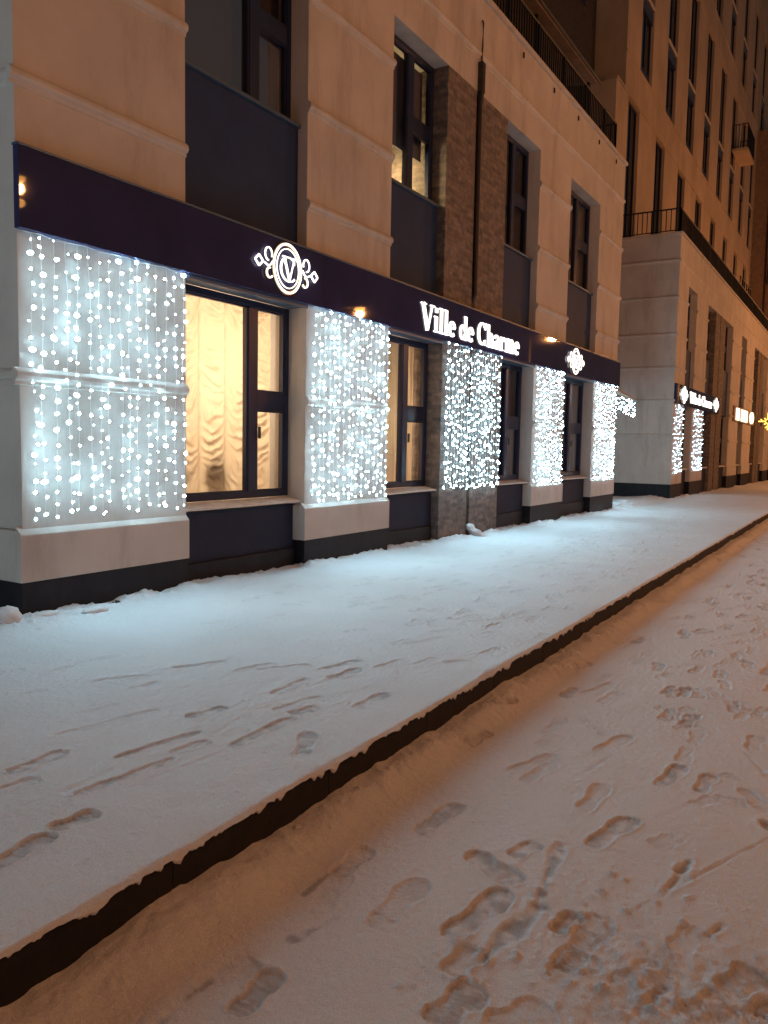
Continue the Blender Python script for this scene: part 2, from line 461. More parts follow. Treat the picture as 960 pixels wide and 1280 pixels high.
# ------------------------------------------------------------------ the shop building
shop = thing('shop_building', (13, 6.1, 0), 'pale stuccoed shop building with illuminated shop sign, lit ground floor windows and roof terrace railing', 'building')
PIL = [(4.12, 6.0), (8.02, 10.0), (15.80, 17.72), (19.95, 22.0)]
BAY = [(6.0, 8.02), (10.0, 11.68), (14.08, 15.80), (17.72, 19.95)]
wall = MB()
for i, (a, b) in enumerate(PIL):
    wall.box(a, b, YF, 9.0, .74, 7.48)
    base = [(a-.0, b+.0)]
    e0 = 0 if i == 0 else .045
    e1 = .045 if i < 3 else .045
    # projecting base block with a weathered (sloped) top
    x0, x1 = a-.045, b+(.0 if i == 0 else .03)
    yb = YF-.045
    poly = [(yb, .30), (yb, .70), (YF+.03, .78), (YF+.03, .30)]
    wall.prism(poly, x0, x1, 'x')
    wall.box(x0+.002, x1-.002, YF+.03, 8.9, .30, .738)
    for z in (2.02, 4.40, 5.55, 6.82):
        course(wall, a, b, z, side=None if i else 2.9)
wall.box(4.12, 22.0, YF, 9.0, 7.482, 9.02)
course(wall, 4.12, 22.0, 8.08, side=2.9)
wall.box(4.12, 22.0, 9.002, 14, -.6, 9.02)
wall.box(4.05, 22.06, YF-.06, 9.0, 9.022, 9.10)          # parapet coping
for a, b in BAY:
    wall.box(a+.002, b-.002, YG+.06, 8.99, 3.26, 3.62)    # floor slabs
    wall.box(a+.002, b-.002, YG+.06, 8.99, -.4, .35)
wall.build('wall', M['stucco'], shop, .006)
for i, (a, b) in enumerate(PIL):
    pl = MB(); pl.box(a-.03, b+(0 if i == 0 else .02), YF-.03, 8.8, -.6, .298); pl.build('plinth', M['plinth'], shop, .008)
for a, b in BAY:
    pl = MB(); pl.box(a+.04, b-.05, YP-.04, YP+.2, -.6, .20); pl.build('plinth', M['plinth'], shop, .008)

# brick pier with a slot for the rain pipe
bk = MB()
bk.box(11.68, 12.738, YF, 8.99, -.6, 7.478); bk.box(12.862, 14.08, YF, 8.99, -.6, 7.478); bk.box(12.740, 12.860, YF+.13, 8.99, -.6, 7.477)
bk.build('brick_pier', M['brick'], shop, .008)

wins = {}
for i, (a, b) in enumerate(BAY):
    # lower bay
    pn = MB(); pn.box(a+.004, b-.004, YP, YP+.1, -.5, .75)
    pn.build('spandrel_panel', M['low_spandrel'], shop)
    sl = MB(); sl.prism([(YP-.10, .775), (YP-.10, .80), (YG-.04, .845), (YG-.04, .775)], a+.004, b-.004, 'x')
    sl.build('window_sill', M['sill'], shop, .006)
    wins[i] = window(shop, a+.006, b-.006, .85, 3.165, mull=.665 if i in (0,) else .57)
    bx = MB(); bx.box(a-.03 if i else a+.01, b+.02, YF-.02, YF-.006, 3.155, 3.204); bx.box(a+.006, b-.006, YF-.004, YG-.052, 3.168, 3.225)
    bx.build('window_head', M['trim'], shop, .005)
    # upper bay
    up = MB(); up.box(a+.004, b-.004, YP, YP+.12, 3.205, 5.30); up.build('spandrel_panel', M['spandrel'], shop)
    lg = MB(); lg.box(a+.004, b-.004, YP-.05, YP+.12, 5.302, 5.345); lg.build('window_ledge', M['trim'], shop, .006)
    window(shop, a+.006, b-.006, 5.35, 7.475, mull=.665 if i == 0 else .57, tz=.5 if i else .48, handles=False)
# added dark sheets behind the panes to keep the unlit rooms dark
for i in (2, 3):
    a, b = BAY[i]
    bl = MB()
    n = 40
    vs = []
    for k in range(n+1):
        x = a+.02+(b-a-.04)*k/n; y = YG+.16+.022*math.sin(k*1.9)
        vs += [(x, y, .9), (x, y, 3.2)]
    bl.add(vs, [(2*k, 2*k+2, 2*k+3, 2*k+1) for k in range(n)])
    bl.build('shade_backing', M['shade_sheet'], shop, fix=False)
a, b = BAY[0]
bl = MB(); bl.box(a+.02, b-.02, YG+.14, YG+.15, 5.3, 7.47); bl.build('shade_backing', M['cloth_dark'], shop)  # added sheet standing for the dark of the unlit upper room
rm = MB()
a, b = BAY[1]
rm.box(a+.1, b-.1, 7.2, 7.25, 3.65, 7.4)
rm.build('room_wall', M['room'], shop)
rb = MB(); rb.box(a+.05, b-.05, YG+.14, YG+.15, 6.05, 7.4); rb.build('shade_backing', M['shade_sheet'], shop)  # added sheet that dims the upper part of this lit window
pf = MB(); pf.box(a+1.02, a+1.22, 7.17, 7.197, 6.02, 6.32); pf.build('picture_frame', M['iron'], shop)

# rain pipe on the brick pier
dp = MB()
dp.tube([(12.80, YF-.025, 7.40), (12.80, YF-.025, 4.12), (12.80, YF+.05, 3.98), (12.80, YF+.06, 3.9), (12.80, YF+.06, .28)], .045, 12)
dp.tube([(12.80, YF+.06, .30), (12.80, YF+.05, .16), (12.80, YF-.06, .08)], .045, 12)
dp.box(12.74, 12.86, YF-.09, YF-.002, 7.46, 7.95)
dp.box(12.755, 12.845, YF-.075, YF-.003, 7.30, 7.46)
dp.tube([(12.80, YF-.04, 7.95), (12.80, YF-.05, 8.25), (12.83, YF-.04, 8.6), (12.86, YF-.01, 8.66)], .016, 8)
for z in (1.2, 2.6, 4.3, 5.6, 6.8): dp.box(12.73, 12.87, YF-.005, YF+.1, z, z+.04)
dp.build('drainpipe', M['pipe'], shop, .004)

# roof terrace: railing, set back storey
rl = MB()
def railing(m, pts, z, h, step, sz=.012):
    for (x0, y0), (x1, y1) in zip(pts, pts[1:]):
        L = math.hypot(x1-x0, y1-y0); n = max(1, int(L/step))
        m.tube([(x0, y0, z+h), (x1, y1, z+h)], .028, 6); m.tube([(x0, y0, z+.09), (x1, y1, z+.09)], .018, 6)
        for k in range(n+1):
            x, y = x0+(x1-x0)*k/n, y0+(y1-y0)*k/n
            big = k % 12 == 0 or k == n
            s = .024 if big else sz
            m.box(x-s, x+s, y-s, y+s, z-.02 if big else z+.09, z+h)
railing(rl, [(5.0, 6.06), (21.1, 6.06), (21.1, 9.8)], 9.08, .72, .125)
rl.build('railing', M['iron'], shop)
for x in (14.7, 16.4, 18.0, 19.6, 21.1):
    br = MB(); br.box(x-.012, x+.012, YF-.03, YF-.004, 8.80, 8.90); br.build('stain_mark', M['iron'], shop)  # small dark boxes stand in for stains under the parapet
sb = MB(); sb.box(4.1, 31.6, 10.0, 14, 9.1, 34); sb.build('set_back_storey', M['dark_brick'], shop)
for x0, z0, w, h in ((23.6, 11.6, 1.5, 3.6), (26.7, 12.5, 1.0, 2.6), (28.6, 12.6, 1.5, 3.2), (25.4, 17.2, 1.5, 3.2), (28.7, 17.8, 1.5, 3.2), (19.5, 10, 1.6, 3), (15, 10, 1.6, 3)):
    f = MB(); t = .07
    f.box(x0, x0+t, 9.95, 9.995, z0, z0+h); f.box(x0+w-t, x0+w, 9.95, 9.995, z0, z0+h); f.box(x0+t, x0+w-t, 9.952, 9.995, z0, z0+t); f.box(x0+t, x0+w-t, 9.952, 9.995, z0+h-t, z0+h)
    f = f.build('window', M['frame'], shop)
    MB().box(x0+t, x0+w-t, 9.97, 9.996, z0+t, z0+h-t).build('pane', M['dark_glass'], f)

tc = thing('terrace_canopy', (16, 7, 9.1), 'brown terrace canopy behind the railing on the shop roof', 'canopy')
cm = MB(); cm.prism([(7.0, 11.50), (7.0, 11.62), (8.35, 11.86), (8.35, 11.74)], 10, 22.6, 'x'); cm.build('canopy_roof', M['canopy'], tc, .01)
for x in (10.2, 14.3, 18.4, 22.4):
    q = MB(); q.box(x-.04, x+.04, 7.2, 7.28, 9.1, 11.53); q.build('post', M['iron'], tc)
g_ = MB(); g_.tube([(10, 6.96, 11.55), (22.62, 6.96, 11.55)], .035, 8); g_.build('gutter', M['grey_metal'], tc)

# ------------------------------------------------------------------ shop signs
def arc(cx, cz, rx, rz, a0, a1, n=18):
    return [(cx+rx*math.cos(math.radians(a0+(a1-a0)*k/n)), cz+rz*math.sin(math.radians(a0+(a1-a0)*k/n))) for k in range(n+1)]
def contrast(cx, cz, rx, rz, a0, a1, th, tk, n=18):
    p = arc(cx, cz, rx, rz, a0, a1, n)
    w = [th+(tk-th)*abs(math.cos(math.radians(a0+(a1-a0)*k/n)))**1.2 for k in range(n+1)]
    return p, w
def rect(x0, x1, z0, z1): return [[(x0, (z0+z1)/2), (x1, (z0+z1)/2)], z1-z0]
GL = {
 'V': (.86, [[[(.11, 1), (.43, .0)], .19], [[(.74, 1), (.45, 0)], .075], rect(-.04, .32, .95, 1), rect(.60, .90, .95, 1)]),
 'i': (.37, [[[(.19, .0), (.19, .62)], .17], rect(.03, .35, 0, .05), rect(.03, .20, .575, .625), [[(.19, .77), (.19, .95)], [.17, .17]]]),
 'l': (.37, [[[(.19, .0), (.19, 1)], .17], rect(.03, .35, 0, .05), rect(.03, .20, .95, 1)]),
 'e': (.56, [list(contrast(.28, .31, .19, .285, 8, 318, .06, .17)), rect(.12, .50, .315, .365)]),
 'd': (.66, [list(contrast(.27, .31, .18, .285, 20, 340, .055, .17)), [[(.50, 0), (.50, 1)], .17], rect(.38, .52, .95, 1), rect(.50, .64, 0, .05)]),
 'C': (.84, [list(contrast(.43, .5, .32, .46, 48, 316, .06, .20, 28)), [[(.70, .70), (.70, 1.0)], .08], [[(.70, .02), (.70, .26)], .06]]),
 'h': (.69, [[[(.17, 0), (.17, 1)], .17], rect(.02, .20, .95, 1), rect(.03, .31, 0, .05), list(contrast(.34, .38, .17, .23, 160, 0, .07, .16)), [[(.51, .0), (.51, .40)], .16], rect(.39, .65, 0, .05)]),
 'a': (.58, [list(contrast(.24, .44, .17, .17, 165, 0, .06, .15)), [[(.41, .06), (.41, .46)], .16], list(contrast(.24, .18, .155, .155, 60, 320, .05, .14)), rect(.40, .56, 0, .06)]),
 'r': (.50, [[[(.17, 0), (.17, .62)], .17], rect(.03, .20, .575, .625), rect(.03, .33, 0, .05), list(contrast(.34, .42, .16, .18, 150, 30, .06, .12)), [[(.42, .44), (.42, .58)], .13]]),
 'm': (1.0, [[[(.17, 0), (.17, .62)], .17], rect(.03, .20, .575, .625), rect(.03, .31, 0, .05), list(contrast(.32, .38, .16, .23, 160, 0, .07, .16)), [[(.48, 0), (.48, .40)], .16], rect(.37, .60, 0, .05),
              list(contrast(.64, .38, .16, .23, 160, 0, .07, .16)), [[(.80, 0), (.80, .40)], .16], rect(.69, .93, 0, .05)]),
 ' ': (.30, []),
}
def lettering(parent, text, x0, x1, z0, H, y):
    tot = sum(GL[c][0] for c in text); k = (x1-x0)/tot; x = x0
    for c in text:
        adv, st = GL[c]
        if st:
            m = MB()
            for j, (pts, w) in enumerate(st):
                pp = [(x+p[0]*k, z0+p[1]*H) for p in pts]
                hor = len(pts) == 2 and pts[0][1] == pts[1][1]
                ww = w*H if hor else ([q*(k+H)/2 for q in w] if isinstance(w, (list, tuple)) else w*k)
                m.ribbon(pp, ww, y-.022-.0012*j, y-.004)
            m.build('letter', M['sign_light'], parent)
        x += adv*k
def emblem(parent, cx, cz, R, y, name='emblem'):
    """oval ring with interlaced V and C, side scrolls and diamonds, all glowing; metal backs stand off the board"""
    m = MB()
    def ad(pts, w, j): m.ribbon([(cx+p[0]*R, cz+p[1]*R) for p in pts], [q*R for q in w] if isinstance(w, (list, tuple)) else w*R, y-.032-.001*j, y-.022)
    ad(arc(0, 0, .92, 1.0, 0, 360, 48), .085, 0); ad(arc(0, 0, .74, .81, 0, 360, 40), .04, 0)
    ad([(-.24, .44), (.10, -.46)], .12, 1); ad([(.42, .44), (.13, -.46)], .05, 2)
    ad([(-.38, .46), (-.10, .46)], .06, 3); ad([(.30, .46), (.54, .46)], .06, 3)
    p, w = contrast(.06, -.03, .54, .50, 48, 316, .045, .10, 30); ad(p, w, 4)
    ad([(.41, .20), (.41, .36)], .06, 5)
    for s in (-1, 1):
        ad([(s*1.62, 0), (s*1.88, .22)], .075, 1); ad([(s*1.88, .22), (s*2.12, 0)], .075, 2)
        ad([(s*2.12, 0), (s*1.88, -.22)], .075, 1); ad([(s*1.88, -.22), (s*1.62, 0)], .075, 2)
        ad([(s*(1.28+q[0]), .36+q[1]) for q in arc(0, 0, .22, .26, -90, 200, 22)], .055, 3)
        ad([(s*1.0, .12), (s*1.15, -.05), (s*1.30, -.12), (s*1.55, -.02)], .06, 4)
        ad([(s*(1.20+q[0]), -.38+q[1]) for q in arc(0, 0, .19, .20, 100, -150, 20)], .05, 5)
    o = m.build(name, M['sign_light'], parent)
    b = MB()
    b.ribbon([(cx+p[0]*R, cz+p[1]*R) for p in arc(0, 0, .92, 1.0, 0, 360, 48)], .17*R, y-.019, y-.001)
    for s in (-1, 1):
        b.ribbon([(cx+s*(1.20+q[0])*R, cz+(-.38+q[1])*R) for q in arc(0, 0, .19, .20, 100, -150, 20)], .09*R, y-.018, y-.001)
    b.build('emblem_back', M['sign_side'], o)

YS = 5.952
sg = thing('shop_sign', (13, YS, 3.2), 'long dark purple shop sign with white letters reading Ville de Charme', 'sign')
for xa, xb in ((4.10, 8.28), (8.284, 12.60), (12.604, 16.90), (16.904, 22.08)):
    f = MB(); f.box(xa, xb, YS, YF-.002, 3.200, 3.842); f.build('sign_board', M['fascia'], sg, .003)
tr_ = MB(); tr_.box(4.09, 22.09, YS-.012, YF-.002, 3.844, 3.864); tr_.build('top_trim', M['trim'], sg)
lettering(sg, 'Ville de Charme', 10.80, 14.76, 3.285, .39, YS)
emblem(sg, 7.53, 3.53, .275, YS); emblem(sg, 18.20, 3.51, .285, YS)

# ------------------------------------------------------------------ light curtains
bulb_mesh = {}
def unlit_back(me):                     # unlit white plastic on each bulb's wall side, added to keep the wall dimmer
    me.materials.append(M['wire'])
    for p in me.polygons:
        if p.normal.y > -.06: p.material_index = 1
    return me
def bulb(sub, r, sq=1.0, dim=False):
    k = (sub, round(r, 4), sq, dim)
    if k not in bulb_mesh: bulb_mesh[k] = unlit_back(MB().ball((0, 0, 0), r, sub, 0, (sq, 1, 1)).mesh('bulb', M['led_dim' if dim else 'led'], True))
    return bulb_mesh[k]
LC = 'curtains of white light strings hung on the facade pillars'
def light_curtain(label, x0, x1, z0, z1, y, n, step, r, sub, wire=.0019, parts=100, ydir=None, ragged=.06, matt='led'):
    t = thing('light_curtain', ((x0+x1)/2, y, z1), label, 'light curtain', LC)
    c = MB(); c.tube([(x0+(x1-x0)*k/12, y+random.uniform(-.006, .006), z1+.012*math.sin(k*2.1)) for k in range(13)], wire*1.6, 6); c.build('top_cable', M['wire'], t)
    pts = []
    for i in range(n):
        x = x0+(x1-x0)*(i+.5)/n+random.uniform(-.012, .012)
        zb = z0+random.uniform(-.02, ragged); ph = random.uniform(0, 6); drift = random.uniform(-.03, .03)
        path = []
        k = int((z1-zb)/.12)
        for q in range(k+1):
            z = z1-(z1-zb)*q/k
            path.append((x+drift*q/k+.010*math.sin(ph+z*4.2), y+random.uniform(-.006, .006), z))
        s = MB(); s.tube(path, wire, 5); s.build('strand', M['wire'], t)
        z = z1-random.uniform(.0, step)
        while z > zb:
            q = (z1-z)/(z1-zb)
            pts.append((x+drift*q+.010*math.sin(ph+z*4.2)+random.uniform(-.02, .02), y-.004+random.uniform(-.012, .022), z))
            z -= step*random.uniform(.6, 1.4)
        if random.random() < .8: pts.append((x+drift+.010*math.sin(ph+zb*4.2), y-.004, zb))
    pts.sort(key=lambda p: p[0]**2+p[1]**2+(p[2]-1.5)**2)
    for p in pts[:parts]:
        k = random.choice((.55, .75, 1, 1.25, 1.7)); o = bpy.data.objects.new('bulb', bulb(sub, r*k, random.choice((1, 1.3, 1.7)), random.random() < .22)); col.objects.link(o)
        o.parent = t; o.matrix_parent_inverse = Matrix.Translation(-t.location); o.location = p
        o.rotation_euler = (0, random.uniform(-.6, .6), 0)
    m = MB(); dims = set()
    for p in pts[parts:]:
        n0 = len(m.f); m.ball(p, r*random.choice((.55, .75, 1, 1.25, 1.7)), sub, 0, (random.choice((1, 1.3, 1.7)), 1, 1))
        if random.random() < .22: dims.update(range(n0, len(m.f)))
    if m.v:
        o = m.build('bulbs', M['led'], t, smooth=True, fix=False); o['kind'] = 'stuff'; unlit_back(o.data); o.data.materials.append(M['led_dim'])
        for i in dims:
            if o.data.polygons[i].material_index == 0: o.data.polygons[i].material_index = 2
    return t
YL = 5.980
light_curtain('curtain of white light strings on the near corner pillar, left of the large lit window', 4.15, 5.97, .84, 3.18, YL, 16, .112, .0112, 2)
light_curtain('curtain of cool white light strings on the pillar between the two lit curtained windows', 8.10, 9.96, .80, 3.19, YL, 17, .115, .0118, 2)
light_curtain('curtain of cool white light strings hanging over the brick pier under the sign lettering', 11.72, 14.04, .80, 3.19, YL, 20, .125, .0122, 2)
light_curtain('curtain of cool white light strings on the pillar between the two dark ground floor windows', 15.86, 17.62, .76, 3.19, YL, 14, .125, .0122, 2)
light_curtain('curtain of cool white light strings on the last pillar of the shop, beside the passage', 20.00, 21.95, .74, 3.19, YL, 15, .125, .0122, 2)
# ------------------------------------------------------------------ curtains and things behind the lit windows
def cloth(name, x0, x1, z0, z1, y, gx, label, swag=True):
    nx, nz = int((x1-x0)/.011), int((z1-z0)/.016)
    X, Z = np.meshgrid(np.linspace(x0, x1, nx), np.linspace(z0, z1, nz))
    u = (X-x0)/gx+.35; xi = u-np.floor(u); col_i = np.floor(u)
    sag = 4*xi*(1-xi)
    ph = np.sin(col_i*12.9+1.3)*2.1
    if swag:
        wob = .9*fbm(Z*1.9+col_i*7, X*1.5, 3, 5)+.7*fbm(Z*5+col_i*3, X*5, 3, 6)
        deep = .17+.10*np.sin(col_i*2.7)
        q = (Z+deep*sag**.8*(1+.6*fbm(Z*2.3, col_i*5.5+X*2, 2, 8)))/.125+ph+1.3*wob
        am = np.clip(.6+1.3*fbm(X*5+col_i, Z*4, 3, 9), .1, 1.4)
        d = .017*np.sin(2*PI*q)*am*sag**.55+.012*fbm(X*16, (Z+.3*sag)*16, 3, 12)*sag+.035*(1-sag)**3
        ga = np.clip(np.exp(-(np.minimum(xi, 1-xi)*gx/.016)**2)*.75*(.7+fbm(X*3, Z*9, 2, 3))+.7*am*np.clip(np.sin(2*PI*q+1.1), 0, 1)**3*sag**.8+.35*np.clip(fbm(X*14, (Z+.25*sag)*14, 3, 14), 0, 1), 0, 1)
    else:
        q = xi
        d = .035*np.sin(2*PI*u)+.012*np.sin(2*PI*u*2.7+Z)
        ga = .45*np.clip(np.sin(2*PI*u+.8), 0, 1)**2
    Y = y+d
    V = np.stack([X, Y, Z], -1).reshape(-1, 3)
    i = np.arange(nz*nx).reshape(nz, nx)
    F = np.stack([i[:-1, :-1], i[:-1, 1:], i[1:, 1:], i[1:, :-1]], -1).reshape(-1, 4)
    me = bpy.data.meshes.new(name); me.from_pydata(V.tolist(), [], F.tolist()); me.update(); me.shade_smooth()
    at = me.attributes.new('gather', 'FLOAT', 'POINT'); at.data.foreach_set('value', ga.reshape(-1).astype(np.float32))
    me.materials.append(M['curtain'])
    o = bpy.data.objects.new(name, me); col.objects.link(o)
    return tag(o, label, 'curtain')
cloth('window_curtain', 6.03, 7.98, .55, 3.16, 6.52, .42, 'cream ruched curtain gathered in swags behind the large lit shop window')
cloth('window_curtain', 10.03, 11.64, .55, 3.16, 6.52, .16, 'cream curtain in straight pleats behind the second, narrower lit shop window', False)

def point(name, loc, e, c, r=.06):
    l = bpy.data.lights.new(name, 'POINT'); l.energy = e; l.color = c; l.shadow_soft_size = r
    o = bpy.data.objects.new(name, l); o.location = loc; col.objects.link(o); return o
WARM = (1.0, .77, .56)
def chandelier(x, y, z, label, e):
    t = thing('chandelier', (x, y, z), label, 'lamp')
    m = MB(); m.tube([(x, y, 3.25), (x, y, z)], .012, 6); m.ball((x, y, z-.02), .05, 2)
    for k in range(4):
        a = k*PI/2+.5
        m.tube([(x, y, z), (x+.09*math.cos(a), y+.09*math.sin(a), z-.07), (x+.18*math.cos(a), y+.18*math.sin(a), z-.02)], .008, 6)
    m.build('lamp_frame', M['sign_side'], t, smooth=True)
    for k in range(4):
        a = k*PI/2+.5
        b = MB(); b.ball((x+.18*math.cos(a), y+.18*math.sin(a), z+.02), .03, 2, 0, (1, 1, 1.4)); b.build('lamp_bulb', M['warm_bulb'], t, smooth=True)
    point('chandelier_light', (x, y, z-.16), e, WARM, .32)
chandelier(7.15, 7.75, 2.62, 'warm lit chandelier behind the ruched curtain of the large window', 84)
chandelier(10.85, 7.6, 2.05, 'warm lit chandelier behind the pleated curtain of the second window', 76)
def chair(x, y, rz, label):
    t = thing('dining_chair', (x, y, .35), label, 'chair', 'chairs behind the curtain of the large window')
    R = Matrix.Rotation(rz, 3, 'Z')
    def put(m): m.v = [tuple(R @ Vector(v)+Vector((x, y, .35))) for v in m.v]; return m
    s = MB(); s.box(-.22, .22, -.22, .22, .42, .50); put(s).build('seat', M['cloth_dark'], t, .03)
    b = MB(); b.ball((0, .21, .84), .19, 3, 0, (1, .22, 1.05)); put(b).build('backrest', M['cloth_dark'], t, smooth=True)
    b = MB(); b.box(-.03, .03, .19, .23, .46, .62); put(b).build('back_support', M['cloth_dark'], t)
    for sx in (-1, 1):
        for sy in (-1, 1):
            l = MB(); l.tube([(sx*.19, sy*.19, .42), (sx*.21, sy*.21, 0)], [.022, .014], 8); put(l).build('leg', M['iron'], t)
chair(6.95, 6.86, .25+PI, 'dark chair showing as a blurred shape low in the middle of the large lit curtain')
chair(6.40, 6.84, -.2+PI, 'dark chair showing as a blurred shape at the left edge of the large lit curtain')
point('upper_room_light', (11.2, 6.9, 5.8), 30, (1.0, .74, .36), .08)

# ------------------------------------------------------------------ the farther building: podium and tower
ap = thing('apartment_building', (50, 6.1, 0), 'tall beige apartment tower with dark slot windows above a two storey podium', 'building')
X2 = 29.40
P2 = [(X2, 31.15), (32.85, 35.30), (42.2, 45.3), (47.2, 50.6), (57.4, 60.2), (62.2, 65.2), (67.2, 76)]
B2 = [(31.15, 32.85, 0), (35.30, 42.2, 1), (45.3, 47.2, 0), (50.6, 57.4, 1), (60.2, 62.2, 0), (65.2, 67.2, 0)]
w2 = MB()
for i, (a, b) in enumerate(P2):
    w2.box(a, b, YF, 9.0, .30, 7.48)
    for z in (2.02, 3.25, 4.40, 5.55, 6.82): course(w2, a, b, z, side=None if i else 2.9)
    w2.box(a-.04, b+.03, YF-.04, 8.9, .31, .76)
w2.box(X2, 76, YF, 9.0, 7.482, 8.95); course(w2, X2, 76, 8.08, side=2.9)
w2.box(X2, 76, 9.002, 14, -.8, 8.95); w2.box(X2-.06, 76, YF-.06, 13.9, 8.952, 9.03)
w2.build('podium_wall', M['stucco'], ap)
for a, b in P2:
    p2 = MB(); p2.box(a-.03, b+.02, YF-.03, 13.9, -1.2, .308); p2.build('plinth', M['plinth'], ap)
for a, b, kind in B2:
    spans = [(a, b)] if not kind else [(a, a+1.9), (b-2.3, b)]
    if kind:
        q = MB(); q.box(a+1.9, a+3.05, YF, 8.99, -1.2, 7.478); q.box(a+3.25, b-2.3, YF, 8.99, -1.2, 7.478); q.box(a+3.052, a+3.248, YF+.16, 8.99, -1.2, 7.477)
        q.build('brick_pier', M['brick'], ap)
        d = MB(); d.tube([(a+3.15, YF+.06, 7.6), (a+3.15, YF+.06, -.1)], .05, 8); d.build('drainpipe', M['pipe'], ap)
    for c, e in spans:
        q = MB(); q.box(c+.004, e-.004, YP, YP+.1, -1.2, .75); q.build('spandrel_panel', M['low_spandrel'], ap)
        q = MB(); q.box(c+.004, e-.004, YP, YP+.1, 3.2, 5.30); q.build('spandrel_panel', M['spandrel'], ap)
        q = MB(); q.box(c+.004, e-.004, YP-.09, YG-.06, .77, .83); q.build('window_sill', M['sill'], ap)
        window(ap, c+.006, e-.006, .85, 3.18, mull=.57, glass='dark_glass', handles=False)
        window(ap, c+.006, e-.006, 5.32, 7.475, mull=.57, glass='dark_glass', handles=False)
r2 = MB(); railing(r2, [(X2+.05, 9.0), (X2+.05, 6.08), (76, 6.08)], 9.02, .82, .16, .013); r2.build('railing', M['iron'], ap)
# tower: pale wall with staggered slot windows two storeys high
YT, XT0, XT1 = 9.0, 31.2, 112.0
rows = [(9.04, 15.45, [32.95+4.72*k for k in range(8)], 1.75, False), (17.0, 24.9, [34.55+4.66*k for k in range(8)], 1.95, True),
        (26.5, 33.9, [34.9+5.2*k for k in range(14)], 2.0, True), (35.5, 43.0, [33.6+4.9*k for k in range(15)], 2.0, True)]
tw = MB(); zc = 8.955
for z0, z1, xs, ww, mid in rows:
    x = XT0 if z0 < 15 else 32.4
    tw.box(x, XT1, YT, 14, zc, z0-.002)
    for a in xs:
        tw.box(x, a, YT, YT+.5, z0, z1); x = a+ww
    tw.box(x, XT1, YT, YT+.5, z0, z1)
    tw.box((XT0 if z0 < 15 else 32.4)+.01, XT1, YT+.5, 14, z0+.002, z1-.002)
    zc = z1+.002
tw.box(32.4, XT1, YT, 14, zc, 48)
tw.build('tower_wall', M['tower_stucco'], ap)
bd = MB()
for z in (15.47, 16.9, 24.92, 26.4, 33.95, 35.4): bd.box((XT0 if z < 15.6 else 32.38), XT1, YT-.035, YT-.002, z, z+.09)
bd.build('floor_band', M['tower_stucco'], ap)
for z0, z1, xs, ww, mid in rows:
    for a in xs:
        f = MB(); t = .07; y0, y1 = YT+.13, YT+.19
        f.box(a+.004, a+t, y0, y1, z0, z1); f.box(a+ww-t, a+ww-.004, y0, y1, z0, z1); f.box(a+ww*.55-.05, a+ww*.55+.05, y0, y1, z0, z1)
        zm = z0+(z1-z0)*.40
        if mid: f.box(a+.006, a+ww-.006, YT+.06, y1+.004, zm-.55, zm+.05); f.box(a+.002, a+ww-.002, YT+.05, y1, zm+.052, zm+.11)
        f.box(a+t, a+ww-t, y0+.002, y1, z0+.001, z0+(.5 if mid else .1)); f.box(a+t, a+ww-t, y0+.002, y1, z1-.1, z1-.001)
        f = f.build('window', M['frame'], ap)
        MB().box(a+.01, a+ww-.01, y1-.02, y1-.01, z0+.05, z1-.05).build('pane', M['dark_glass'], f)
        if mid:
            s = MB(); s.box(a+.003, a+ww-.003, YT-.04, YT+.16, zm+.06, zm+.10); s.build('window_ledge', M['sill'], f)
def balcony(x0, x1, z, dp, h, y=YT):
    m = MB(); railing(m, [(x0, y-.01), (x0, y-dp), (x1, y-dp), (x1, y-.01)], z, h, .17, .016)
    o = m.build('balcony', M['iron'], ap); s = MB(); s.box(x0-.05, x1+.05, y-dp-.05, y-.002, z-.18, z-.02); s.build('balcony_slab', M['tower_stucco'], o)
balcony(58.4, 61.6, 21.4, .9, 1.5)
cg = MB(); railing(cg, [(50.5, 7.0), (55.0, 7.0), (55.0, 8.8)], 9.05, 2.5, .8, .03); railing(cg, [(50.5, 7.0), (55.0, 7.0)], 9.05, 1.5, .8, .03); cg.build('roof_cage', M['iron'], ap)

# building beyond, standing forward of the tower
eb = thing('corner_building', (76, 8, 0), 'dark brown building beyond the apartment tower at the far right', 'building')
q = MB(); q.box(70.02, 95, 7.4, 13.9, 8.0, 26.4); q.box(76.02, 95, 5.9, 14, -1.2, 7.98); q.build('wall', M['canopy'], eb)
q = MB(); q.tube([(69.95, 7.9, 24), (69.95, 7.9, 9.2)], .06, 6); q.build('drainpipe', M['pipe'], eb)
for z in (11.5, 16.0, 20.5):
    q = MB(); q.box(78, 79.8, 7.36, 7.398, z, z+2.6); q.build('window', M['dark_glass'], eb)
wl = thing('wall_bracket', (69.9, 7.7, 15), 'small iron bracket on the side wall of the dark corner building', 'bracket')
q = MB(); q.tube([(70.0, 7.75, 18.2), (69.7, 7.7, 18.0), (69.6, 7.68, 15.2), (69.95, 7.75, 14.6)], .05, 6); q.tube([(69.6, 7.68, 15.2), (69.3, 7.3, 14.9), (69.4, 7.3, 14.2)], .05, 6); q.build('bracket_arm', M['iron'], wl)

